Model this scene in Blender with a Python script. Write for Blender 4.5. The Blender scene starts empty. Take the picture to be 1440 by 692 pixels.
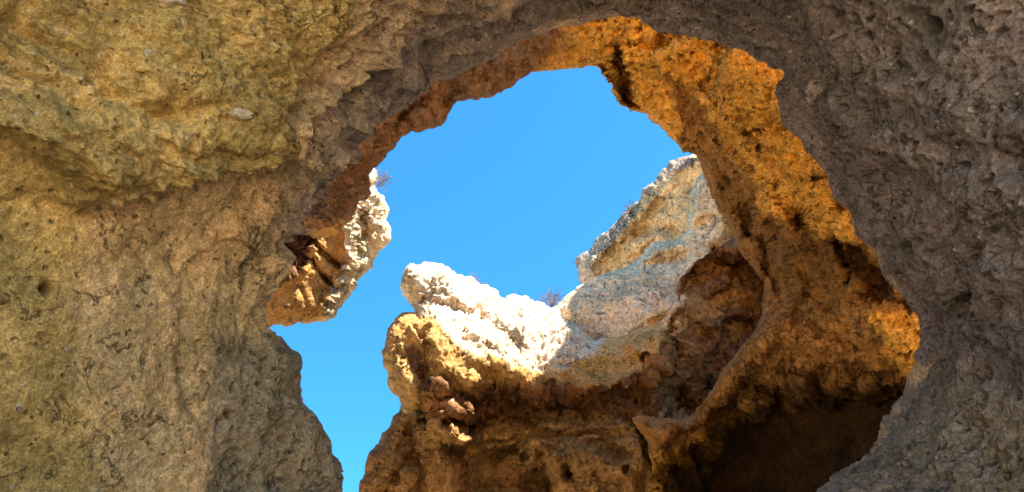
import bpy, math, random
import numpy as np

rng = np.random.default_rng(7)
random.seed(7)
scene = bpy.context.scene

# ------------------------------------------------------------------ camera
F, CX, CY = 1109.0, 720.0, 346.0          # photograph's focal length and centre, in its own pixels
PITCH = math.radians(35.0)
CAM = np.array([0.0, 0.0, 1.6])
FW = np.array([0.0, math.cos(PITCH), math.sin(PITCH)])
UP = np.array([0.0, -math.sin(PITCH), math.cos(PITCH)])
RT = np.array([1.0, 0.0, 0.0])


def at(px, py, d):
    """Point seen in direction (px, py) at depth d metres."""
    px = np.asarray(px, float); py = np.asarray(py, float); d = np.asarray(d, float)
    x = (px - CX) / F; y = (CY - py) / F
    return CAM + d[..., None] * (FW + x[..., None] * RT + y[..., None] * UP)


def project(P):
    q = P - CAM
    d = q @ FW
    ds = np.where(d > 0.05, d, 0.05)
    return CX + F * (q @ RT) / ds, CY - F * (q @ UP) / ds, d


# ------------------------------------------------------------------ noise
def _hash(ix, iy, iz, seed):
    with np.errstate(over='ignore'):
        h = (ix.astype(np.int64).astype(np.uint32) * np.uint32(374761393)
             + iy.astype(np.int64).astype(np.uint32) * np.uint32(668265263)
             + iz.astype(np.int64).astype(np.uint32) * np.uint32(2246822519)
             + np.uint32((seed * 3266489917) & 0xffffffff))
        h ^= h >> np.uint32(15); h *= np.uint32(2246822519)
        h ^= h >> np.uint32(13); h *= np.uint32(3266489917)
        h ^= h >> np.uint32(16)
    return h


def noise(P, seed=0):
    i = np.floor(P); f = P - i
    u = f * f * f * (f * (f * 6 - 15) + 10)
    out = np.zeros(len(P))
    for dx in (0, 1):
        wx = u[:, 0] if dx else 1 - u[:, 0]
        for dy in (0, 1):
            wy = u[:, 1] if dy else 1 - u[:, 1]
            for dz in (0, 1):
                wz = u[:, 2] if dz else 1 - u[:, 2]
                h = _hash(i[:, 0] + dx, i[:, 1] + dy, i[:, 2] + dz, seed)
                gx = (h & np.uint32(1023)) / 511.5 - 1
                gy = ((h >> np.uint32(10)) & np.uint32(1023)) / 511.5 - 1
                gz = ((h >> np.uint32(20)) & np.uint32(1023)) / 511.5 - 1
                out += wx * wy * wz * (gx * (f[:, 0] - dx) + gy * (f[:, 1] - dy) + gz * (f[:, 2] - dz))
    return out * 1.25


def fbm(P, octaves=4, gain=0.5, seed=0):
    a, s = 1.0, np.zeros(len(P))
    Q = P.copy()
    for k in range(octaves):
        s += a * noise(Q, seed + k * 17)
        Q = Q * 2.03 + 11.7
        a *= gain
    return s


def ridged(P, octaves=4, gain=0.5, seed=0):
    a, s = 1.0, np.zeros(len(P))
    Q = P.copy()
    for k in range(octaves):
        s += a * (0.5 - np.abs(noise(Q, seed + k * 17)) * 1.6)
        Q = Q * 2.07 + 5.3
        a *= gain
    return s


def worley(P, seed=0):
    """F1, F2 and a per-cell random number."""
    i = np.floor(P)
    f1 = np.full(len(P), 9.0); f2 = np.full(len(P), 9.0); rid = np.zeros(len(P))
    for dx in (-1, 0, 1):
        for dy in (-1, 0, 1):
            for dz in (-1, 0, 1):
                cx, cy, cz = i[:, 0] + dx, i[:, 1] + dy, i[:, 2] + dz
                h = _hash(cx, cy, cz, seed)
                qx = cx + (h & np.uint32(1023)) / 1023.0 - P[:, 0]
                qy = cy + ((h >> np.uint32(10)) & np.uint32(1023)) / 1023.0 - P[:, 1]
                qz = cz + ((h >> np.uint32(20)) & np.uint32(1023)) / 1023.0 - P[:, 2]
                d = np.sqrt(qx * qx + qy * qy + qz * qz)
                new = d < f1
                f2 = np.where(new, f1, np.minimum(f2, d))
                rid = np.where(new, ((h * np.uint32(2654435761)) >> np.uint32(8)) / 16777216.0, rid)
                f1 = np.where(new, d, f1)
    return f1, f2, rid


def sstep(a, b, x):
    t = np.clip((x - a) / (b - a), 0, 1)
    return t * t * (3 - 2 * t)


def pits(P, size, share, seed):
    """Depth 0..1 of scattered round holes; SHARE of the cells have one."""
    w = np.stack([fbm(P / size * 0.9, 2, .5, seed + 5), fbm(P / size * 0.9 + 40, 2, .5, seed + 6), fbm(P / size * .9 + 80, 2, .5, seed + 7)], 1)
    f1, f2, rid = worley(P / size + w * 0.35, seed)
    r = 0.22 + 0.3 * ((rid * 7.13) % 1.0)
    return np.where(rid < share, 1 - sstep(r * 0.45, r, f1), 0)


# ------------------------------------------------------------------ polylines in the picture
def seg_dist(px, py, pts, closed=False):
    pts = np.asarray(pts, float)
    if closed:
        pts = np.vstack([pts, pts[:1]])
    best = np.full(px.shape, 1e18); bx = np.zeros(px.shape); by = np.zeros(px.shape)
    if len(pts) == 1:
        return np.hypot(px - pts[0, 0], py - pts[0, 1]), np.full(px.shape, pts[0, 0]), np.full(px.shape, pts[0, 1])
    for (ax, ay), (cx, cy) in zip(pts[:-1], pts[1:]):
        vx, vy = cx - ax, cy - ay
        L = vx * vx + vy * vy + 1e-12
        t = np.clip(((px - ax) * vx + (py - ay) * vy) / L, 0, 1)
        qx, qy = ax + t * vx, ay + t * vy
        d = (px - qx) ** 2 + (py - qy) ** 2
        m = d < best
        best = np.where(m, d, best); bx = np.where(m, qx, bx); by = np.where(m, qy, by)
    return np.sqrt(best), bx, by


def inside(px, py, pts):
    pts = np.asarray(pts, float)
    c = np.zeros(px.shape, bool)
    for (ax, ay), (bx, by) in zip(pts, np.roll(pts, -1, 0)):
        if ay == by:
            continue
        m = ((ay > py) != (by > py)) & (px < (bx - ax) * (py - ay) / (by - ay) + ax)
        c ^= m
    return c


def region(px, py, poly, feather):
    d, _, _ = seg_dist(px, py, poly, True)
    s = np.where(inside(px, py, poly), d, -d)
    return sstep(-feather, feather, s)


def warp(px, py, amp=9.0, seed=3):
    P = np.stack([px / 45.0, py / 45.0, np.zeros_like(px)], 1)
    Q = np.stack([px / 11.0, py / 11.0, np.zeros_like(px) + 3], 1)
    return (px + amp * fbm(P, 2, .5, seed) * 1.6 + amp * .4 * noise(Q, seed + 1),
            py + amp * fbm(P + 31, 2, .5, seed) * 1.6 + amp * .4 * noise(Q + 31, seed + 2))


def sculpt(px, py, feats, rx=None, ry=None):
    """Metres to push away from the viewer (negative: towards)."""
    d = np.zeros(px.shape)
    for f in feats:
        if f[0] == 'hole':
            _, (hx, hy), w, a = f
            q = np.hypot(rx - hx, (ry - hy) * .8)
            d += a * (1 - sstep(w * .35, w, q * (1 + .012 * (px - rx))))
        elif f[0] == 'line':
            _, pts, w, a = f
            q, _, _ = seg_dist(px, py, pts)
            d += a * np.exp(-(q / w) ** 2)
        else:
            _, pts, feather, a = f
            d += a * region(px, py, pts, feather)
    return d


def tps(ctrl):
    c = np.asarray(ctrl, float)
    X = c[:, :2] / 400.0
    n = len(X)
    r = np.linalg.norm(X[:, None] - X[None], axis=2)
    K = np.where(r > 0, r * r * np.log(r + 1e-12), 0) + np.eye(n) * 0.01
    A = np.zeros((n + 3, n + 3)); A[:n, :n] = K
    A[:n, n] = 1; A[:n, n + 1:] = X
    A[n:, :n] = A[:n, n:].T
    sol = np.linalg.solve(A, np.concatenate([c[:, 2], [0, 0, 0]]))

    def ev(px, py):
        x, y = px / 400.0, py / 400.0
        o = sol[n] + sol[n + 1] * x + sol[n + 2] * y
        for k in range(n):
            rr = np.hypot(x - X[k, 0], y - X[k, 1])
            o = o + sol[k] * rr * rr * np.log(rr + 1e-12)
        return np.clip(o, c[:, 2].min() * .9, c[:, 2].max() * 1.08)
    return ev


# ------------------------------------------------------------------ meshes
def quad_normals(P, Q):
    n = np.cross(P[Q[:, 2]] - P[Q[:, 0]], P[Q[:, 3]] - P[Q[:, 1]])
    out = np.zeros_like(P)
    for k in range(4):
        np.add.at(out, Q[:, k], n)
    L = np.linalg.norm(out, axis=1, keepdims=True)
    return out / np.maximum(L, 1e-12)


def link(o, parent=None):
    scene.collection.objects.link(o)
    if parent is not None:
        o.parent = parent
    return o


def make_mesh(name, P, Q, N, zone, mat, parent, origin):
    used = np.unique(Q)
    remap = np.full(len(P), -1); remap[used] = np.arange(len(used))
    V = P[used] - origin; Qn = remap[Q]
    me = bpy.data.meshes.new(name)
    me.vertices.add(len(V)); me.vertices.foreach_set('co', V.astype(np.float32).ravel())
    me.loops.add(Qn.size); me.loops.foreach_set('vertex_index', Qn.astype(np.int32).ravel())
    me.polygons.add(len(Qn)); me.polygons.foreach_set('loop_start', np.arange(0, Qn.size, 4, dtype=np.int32))
    me.update(calc_edges=True)
    me.polygons.foreach_set('use_smooth', np.ones(len(Qn), bool))
    at_ = me.attributes.new('zone', 'FLOAT_COLOR', 'POINT')
    c = np.ones((len(V), 4), np.float32); c[:, :3] = zone[used]
    at_.data.foreach_set('color', c.ravel())
    me.normals_split_custom_set_from_vertices(N[used].tolist())
    me.materials.append(mat)
    return link(bpy.data.objects.new(name, me), parent)


def thing(name, label, cat, loc, group=None):
    e = bpy.data.objects.new(name, None)
    e.empty_display_size = 0.3
    link(e); e.location = loc
    e['label'] = label; e['category'] = cat
    if group:
        e['group'] = group
    return e


def split_parts(root, names, part_of, P, Q, N, zone, mat):
    lab = part_of[Q[:, 0]]
    org = np.array(root.location)
    for k, nm in enumerate(names):
        m = lab == k
        if m.any():
            make_mesh(nm, P, Q[m], N, zone, mat[k] if isinstance(mat, list) else mat, root, org)


def axis(fine0, fine1, step, lo, hi, grow=1.22, cap=45.0):
    a = list(np.arange(fine0, fine1, step))
    s, x = step, a[-1]
    while x < hi:
        s = min(s * grow, cap); x += s; a.append(x)
    s, x, b = step, a[0], []
    while x > lo:
        s = min(s * grow, cap); x -= s; b.append(x)
    return np.array(b[::-1] + a)


def crinkle(poly):
    """The outline with small broken edges along it."""
    out = []
    for a, b in zip(poly, np.roll(poly, -1, 0)):
        L = np.linalg.norm(b - a)
        n = int(max(1, min(L / 2.2, 60)))
        for k in range(n):
            out.append(a + (b - a) * k / n)
    out = np.array(out)
    Q = np.stack([out[:, 0], out[:, 1], np.zeros(len(out))], 1)
    for sc, am in ((26.0, 3.6), (11.0, 3.0), (4.5, 2.2)):
        out = out + am * np.stack([noise(Q / sc + 3.3, 301), noise(Q / sc + 57.1, 302)], 1)
    return out


def relief(poly, ctrl, fx, fy, step, roll, roll_px, back, feats, disp, zones, parts, warp_amp=9.0):
    """A closed rock whose outline is POLY, whose face lies at the depths of CTRL, whose edges curve away by ROLL metres
    and whose hidden side bulges BACK metres further. Returns P, Q, N, zone, part."""
    poly = crinkle(np.asarray(poly, float))
    xs = axis(fx[0], fx[1], step, poly[:, 0].min() - 5, poly[:, 0].max() + 5)
    ys = axis(fy[0], fy[1], step, poly[:, 1].min() - 5, poly[:, 1].max() + 5)
    gx, gy = np.meshgrid(xs, ys)
    nx, ny = gx.shape[1], gx.shape[0]
    px, py = gx.ravel().copy(), gy.ravel().copy()
    ins = inside(px, py, poly)
    I = np.arange(nx * ny).reshape(ny, nx)
    Q = np.stack([I[:-1, :-1], I[1:, :-1], I[1:, 1:], I[:-1, 1:]], -1).reshape(-1, 4)
    Q = Q[ins[Q].sum(1) >= 2]
    used = np.unique(Q)
    d, bx, by = seg_dist(px[used], py[used], poly, True)
    out = ~ins[used]
    px[used[out]] = bx[out]; py[used[out]] = by[out]
    dist = np.zeros(nx * ny); dist[used] = np.where(out, 0, d)
    remap = np.full(nx * ny, -1); remap[used] = np.arange(len(used))
    Q = remap[Q]; px = px[used]; py = py[used]; dist = dist[used]
    # boundary vertices
    e = np.concatenate([Q[:, [0, 1]], Q[:, [1, 2]], Q[:, [2, 3]], Q[:, [3, 0]]])
    es = np.sort(e, 1)
    _, inv, cnt = np.unique(es, axis=0, return_inverse=True, return_counts=True)
    bnd = np.zeros(len(px), bool); bnd[e[cnt[inv.ravel()] == 1].ravel()] = True
    dist[bnd] = 0
    base = tps(ctrl)(px, py)
    wx, wy = warp(px, py, warp_amp)
    s = np.clip(dist / roll_px, 0, 1)
    prof = roll * (1 - np.sqrt(np.clip(1 - (1 - s) ** 2, 0, 1)))
    fade = sstep(0, 6, dist)
    front = base + prof + sculpt(wx, wy, feats, px, py) * fade
    sb = np.clip(dist / (roll_px * 2.5), 0, 1)
    rear = base + roll + back * np.sqrt(np.clip(1 - (1 - sb) ** 2, 0, 1)) + 0.02 + np.where(bnd, 0, .15)
    Pf = at(px, py, front)
    Nf = quad_normals(Pf, Q)
    toward = ((CAM - Pf) * Nf).sum(1)
    if np.median(toward) < 0:
        Q = Q[:, ::-1]; Nf = -Nf
    (lo, hi), zone, part = disp(Pf, px, py, wx, wy), zones(Pf, px, py, wx, wy), parts(wx, wy)
    dd = lo + hi * (.12 + .88 * sstep(1, 13, dist))
    Pf = Pf + Nf * dd[:, None]
    # hidden side: same outline, own points
    Pr = at(px, py, rear)
    n = len(px)
    idx_back = np.where(bnd, np.arange(n), n + np.arange(n))
    P = np.vstack([Pf, Pr])
    Qb = idx_back[Q[:, ::-1]]
    P[n:][bnd] = Pf[bnd]
    Qa = np.vstack([Q, Qb])
    N = quad_normals(P, Qa)
    return P, Qa, N, np.vstack([zone, zone]), np.concatenate([part, np.zeros_like(part)])


# ------------------------------------------------------------------ materials
def mix_col(nt, fac, a, b, mode='MIX'):
    m = nt.nodes.new('ShaderNodeMix'); m.data_type = 'RGBA'; m.blend_type = mode; m.clamp_factor = True
    for s, v in ((m.inputs[0], fac), (m.inputs[6], a), (m.inputs[7], b)):
        if isinstance(v, bpy.types.NodeSocket):
            nt.links.new(v, s)
        elif isinstance(v, (tuple, list)):
            s.default_value = tuple(v) + (1,) if len(v) == 3 else v
        else:
            s.default_value = v
    return m.outputs[2]


def mathn(nt, op, a, b=0.0, c=None):
    m = nt.nodes.new('ShaderNodeMath'); m.operation = op
    for k, v in enumerate((a, b) if c is None else (a, b, c)):
        if isinstance(v, bpy.types.NodeSocket):
            nt.links.new(v, m.inputs[k])
        else:
            m.inputs[k].default_value = v
    return m.outputs[0]


def ramp(nt, v, lo, hi):
    m = nt.nodes.new('ShaderNodeMapRange'); m.interpolation_type = 'SMOOTHSTEP'
    nt.links.new(v, m.inputs[0])
    m.inputs[1].default_value = lo; m.inputs[2].default_value = hi
    return m.outputs[0]


def noise_node(nt, co, scale, detail=4.0, rough=0.55, dist=0.0):
    n = nt.nodes.new('ShaderNodeTexNoise')
    n.inputs['Scale'].default_value = scale; n.inputs['Detail'].default_value = detail
    n.inputs['Roughness'].default_value = rough; n.inputs['Distortion'].default_value = dist
    nt.links.new(co, n.inputs['Vector'])
    return n.outputs[0]


def rock_material(name, pairs, grain=1.0, flecks=0.25, pores=0.35, bump=1.0, rough=0.92):
    """PAIRS: four (light, dark) colours; the mesh's 'zone' weights blend the second to fourth over the first."""
    m = bpy.data.materials.new(name); m.use_nodes = True
    nt = m.node_tree
    b = nt.nodes['Principled BSDF']
    b.inputs['Roughness'].default_value = rough
    b.inputs['Specular IOR Level'].default_value = 0.12
    co = nt.nodes.new('ShaderNodeTexCoord').outputs['Object']
    zn = nt.nodes.new('ShaderNodeAttribute'); zn.attribute_name = 'zone'
    sep = nt.nodes.new('ShaderNodeSeparateColor'); nt.links.new(zn.outputs['Color'], sep.inputs[0])
    n1 = noise_node(nt, co, 1.1 * grain, 5, .6, .4)
    n2 = noise_node(nt, co, 5.5 * grain, 6, .65, .3)
    n3 = noise_node(nt, co, 24 * grain, 6, .75)
    n4 = noise_node(nt, co, 78 * grain, 3, .75)
    ns = noise_node(nt, co, .75 * grain + .3, 4, .6, 1.2)
    # hairline cracks: where a warped noise crosses its middle value, and only in some places
    nc = noise_node(nt, co, 2.6 * grain, 7, .62, .8)
    crack = mathn(nt, 'MULTIPLY', ramp(nt, mathn(nt, 'ABSOLUTE', mathn(nt, 'SUBTRACT', nc, .5)), .012, .002), ramp(nt, noise_node(nt, co, 1.7 * grain + 1, 2), .50, .58))
    f = ramp(nt, mathn(nt, 'ADD', mathn(nt, 'MULTIPLY', n1, .55), mathn(nt, 'MULTIPLY', n2, .45)), .36, .64)
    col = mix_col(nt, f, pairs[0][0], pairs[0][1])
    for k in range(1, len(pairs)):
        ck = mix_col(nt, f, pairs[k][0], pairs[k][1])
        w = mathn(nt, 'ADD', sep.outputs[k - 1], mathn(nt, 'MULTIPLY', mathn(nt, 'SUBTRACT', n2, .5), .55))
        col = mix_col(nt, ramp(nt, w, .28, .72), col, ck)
    # grain of the stone: lighter and darker specks of its own colour
    g = ramp(nt, n3, .34, .66)
    col = mix_col(nt, 1.0, col, mix_col(nt, g, (.66, .64, .62), (1.24, 1.24, 1.24)), 'MULTIPLY')
    col = mix_col(nt, 1.0, col, mix_col(nt, ramp(nt, n4, .30, .70), (.62, .60, .58), (1.32, 1.32, 1.32)), 'MULTIPLY')
    col = mix_col(nt, 1.0, col, mix_col(nt, ramp(nt, ns, .36, .62), (.74, .76, .74), (1.14, 1.10, 1.06)), 'MULTIPLY')
    col = mix_col(nt, mathn(nt, 'MULTIPLY', crack, .6), col, (.07, .05, .035))
    v = nt.nodes.new('ShaderNodeTexVoronoi'); v.inputs['Scale'].default_value = 26 * grain
    wob = nt.nodes.new('ShaderNodeVectorMath'); wob.operation = 'MULTIPLY_ADD'
    nz = nt.nodes.new('ShaderNodeTexNoise'); nz.inputs['Scale'].default_value = 22 * grain; nt.links.new(co, nz.inputs['Vector'])
    nt.links.new(nz.outputs[1], wob.inputs[0]); wob.inputs[1].default_value = (.06 / grain,) * 3; nt.links.new(co, wob.inputs[2])
    nt.links.new(wob.outputs[0], v.inputs['Vector'])
    vs = nt.nodes.new('ShaderNodeSeparateColor'); nt.links.new(v.outputs['Color'], vs.inputs[0])
    fl = mathn(nt, 'MULTIPLY', mathn(nt, 'GREATER_THAN', vs.outputs[0], 1 - flecks * .35), ramp(nt, v.outputs['Distance'], .42, .25))
    col = mix_col(nt, mathn(nt, 'MULTIPLY', fl, .5), col, (.62, .58, .50))
    po = mathn(nt, 'MULTIPLY', mathn(nt, 'LESS_THAN', vs.outputs[1], pores * .4), ramp(nt, v.outputs['Distance'], .40, .15))
    h = mathn(nt, 'ADD', mathn(nt, 'MULTIPLY', n2, .55), mathn(nt, 'MULTIPLY', n3, .34))
    h = mathn(nt, 'ADD', h, mathn(nt, 'MULTIPLY', n4, .12))
    h = mathn(nt, 'SUBTRACT', h, mathn(nt, 'MULTIPLY', crack, .5))
    h = mathn(nt, 'SUBTRACT', h, mathn(nt, 'MULTIPLY', po, .55))
    col = mix_col(nt, mathn(nt, 'MULTIPLY', po, .5), col, (.06, .045, .035))  # pores darkened as well: shade inside the holes painted in
    h = mathn(nt, 'ADD', h, mathn(nt, 'MULTIPLY', fl, .08))
    bp = nt.nodes.new('ShaderNodeBump'); bp.inputs['Distance'].default_value = .05 * bump / grain
    bp.inputs['Strength'].default_value = 0.9
    nt.links.new(h, bp.inputs['Height']); nt.links.new(bp.outputs[0], b.inputs['Normal'])
    nt.links.new(col, b.inputs['Base Color'])
    return m


def plain_material(name, a, c, scale, rough=.9, bump=0.0):
    m = bpy.data.materials.new(name); m.use_nodes = True
    nt = m.node_tree; b = nt.nodes['Principled BSDF']
    b.inputs['Roughness'].default_value = rough; b.inputs['Specular IOR Level'].default_value = .15
    co = nt.nodes.new('ShaderNodeTexCoord').outputs['Object']
    n = noise_node(nt, co, scale, 6, .6)
    nt.links.new(mix_col(nt, ramp(nt, n, .35, .65), a, c), b.inputs['Base Color'])
    if bump:
        bp = nt.nodes.new('ShaderNodeBump'); bp.inputs['Distance'].default_value = bump
        nt.links.new(n, bp.inputs['Height']); nt.links.new(bp.outputs[0], b.inputs['Normal'])
    return m


def ochre_rock():
    m = bpy.data.materials.get('ochre_rock')
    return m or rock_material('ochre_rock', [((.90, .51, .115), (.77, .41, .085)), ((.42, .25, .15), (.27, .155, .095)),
                                             ((.46, .25, .085), (.27, .14, .05)), ((.10, .055, .024), (.028, .016, .009))], .55, 0.0, .25, 1.5)  # last pair: the hollow's deep shade put into the colour


# =================================================================== 1. THE NEAR ARCH
# (rim px, rim py, rim depth), (inner edge px, py, depth), (wall px, py, depth beyond the picture's edge)
ARCH = [
    ((520, 1750, 5.2), (380, 1800, 4.6), (-170, 2100, 3.3)),
    ((505, 1250, 5.2), (370, 1300, 4.6), (-170, 1500, 3.2)),
    ((495, 900, 5.2), (350, 920, 4.55), (-170, 1000, 3.2)),
    ((478, 740, 5.2), (335, 750, 4.5), (-170, 800, 3.2)),
    ((471, 684, 5.2), (330, 690, 4.5), (-170, 710, 3.2)),
    ((467, 655, 5.15), (328, 655, 4.5), (-170, 670, 3.2)),
    ((456, 627, 5.1), (326, 620, 4.5), (-170, 630, 3.2)),
    ((438, 591, 5.1), (324, 585, 4.5), (-170, 590, 3.2)),
    ((421, 556, 5.1), (322, 550, 4.5), (-170, 550, 3.2)),
    ((420, 531, 5.1), (320, 520, 4.5), (-170, 515, 3.2)),
    ((413, 506, 5.1), (318, 490, 4.5), (-170, 480, 3.2)),
    ((392, 481, 5.1), (316, 465, 4.5), (-170, 450, 3.2)),
    ((378, 462, 5.1), (316, 445, 4.5), (-170, 420, 3.2)),
    ((376, 445, 5.1), (318, 425, 4.5), (-170, 395, 3.2)),
    ((381, 413, 5.15), (322, 395, 4.55), (-170, 350, 3.2)),
    ((392, 356, 5.3), (332, 340, 4.55), (-170, 290, 3.2)),
    ((410, 320, 5.4), (348, 300, 4.5), (-170, 230, 3.2)),
    ((425, 295, 5.5), (362, 268, 4.45), (-170, 190, 3.2)),
    ((455, 258, 5.7), (378, 235, 4.4), (-170, 130, 3.2)),
    ((485, 220, 5.9), (390, 200, 4.35), (-170, 60, 3.2)),
    ((515, 185, 6.1), (398, 160, 4.35), (-170, -40, 3.25)),
    ((570, 145, 6.4), (425, 110, 4.45), (-120, -200, 3.35)),
    ((605, 118, 6.6), (452, 70, 4.6), (60, -230, 3.5)),
    ((640, 103, 6.7), (490, 25, 4.8), (200, -230, 3.7)),
    ((680, 84, 6.8), (545, -15, 5.0), (340, -230, 3.9)),
    ((720, 57, 6.9), (610, -45, 5.2), (470, -230, 4.1)),
    ((750, 49, 6.9), (660, -60, 5.3), (560, -230, 4.2)),
    ((800, 33, 6.9), (740, -75, 5.4), (680, -230, 4.3)),
    ((850, 26, 6.9), (820, -80, 5.4), (790, -230, 4.3)),
    ((910, 26, 6.8), (910, -80, 5.3), (910, -230, 4.2)),
    ((940, 35, 6.8), (970, -65, 5.2), (1010, -230, 4.1)),
    ((975, 46, 6.7), (1030, -45, 5.1), (1110, -230, 4.0)),
    ((1020, 56, 6.6), (1100, -20, 5.0), (1240, -230, 3.9)),
    ((1050, 74, 6.5), (1150, 0, 4.9), (1370, -220, 3.7)),
    ((1080, 94, 6.4), (1185, 40, 4.8), (1520, -170, 3.5)),
    ((1102, 103, 6.3), (1205, 75, 4.75), (1610, -80, 3.4)),
    ((1097, 122, 6.2), (1215, 110, 4.7), (1620, 20, 3.4)),
    ((1097, 145, 6.1), (1225, 145, 4.65), (1620, 110, 3.35)),
    ((1110, 172, 6.0), (1240, 180, 4.6), (1620, 180, 3.3)),
    ((1135, 202, 5.95), (1260, 212, 4.55), (1620, 230, 3.3)),
    ((1157, 226, 5.9), (1280, 240, 4.5), (1620, 275, 3.3)),
    ((1176, 247, 5.8), (1300, 265, 4.5), (1620, 310, 3.3)),
    ((1183, 275, 5.7), (1315, 290, 4.45), (1620, 340, 3.3)),
    ((1203, 302, 5.6), (1330, 315, 4.4), (1620, 370, 3.3)),
    ((1225, 342, 5.5), (1350, 350, 4.35), (1620, 405, 3.3)),
    ((1248, 375, 5.45), (1368, 380, 4.3), (1620, 430, 3.3)),
    ((1275, 424, 5.4), (1385, 425, 4.3), (1620, 455, 3.3)),
    ((1295, 442, 5.35), (1395, 445, 4.3), (1620, 475, 3.3)),
    ((1297, 487, 5.3), (1398, 485, 4.3), (1620, 510, 3.3)),
    ((1295, 510, 5.25), (1395, 515, 4.25), (1620, 545, 3.3)),
    ((1281, 534, 5.2), (1388, 545, 4.2), (1620, 590, 3.3)),
    ((1270, 567, 5.15), (1378, 585, 4.15), (1620, 640, 3.3)),
    ((1253, 600, 5.1), (1365, 625, 4.1), (1620, 700, 3.3)),
    ((1230, 634, 5.0), (1345, 670, 4.0), (1620, 780, 3.3)),
    ((1203, 657, 4.95), (1320, 710, 3.95), (1600, 860, 3.3)),
    ((1163, 688, 4.9), (1290, 760, 3.9), (1590, 960, 3.3)),
    ((1125, 735, 4.85), (1260, 830, 3.9), (1590, 1080, 3.3)),
    ((1085, 820, 4.85), (1230, 950, 3.9), (1590, 1250, 3.3)),
    ((1060, 1000, 4.9), (1210, 1150, 4.0), (1590, 1450, 3.3)),
    ((1050, 1250, 5.0), (1200, 1400, 4.2), (1590, 1700, 3.3)),
    ((1050, 1750, 5.2), (1190, 1800, 4.4), (1590, 2100, 3.3)),
]


def catmull(C, k, t):
    """C: n x ... control values, segment k, parameter t (arrays)."""
    n = len(C)
    a, b, c, d = C[np.clip(k - 1, 0, n - 1)], C[k], C[np.clip(k + 1, 0, n - 1)], C[np.clip(k + 2, 0, n - 1)]
    t = t.reshape((-1,) + (1,) * (C.ndim - 1))
    return 0.5 * ((2 * b) + (-a + c) * t + (2 * a - 5 * b + 4 * c - d) * t ** 2 + (-a + 3 * b - 3 * c + d) * t ** 3)


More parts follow.
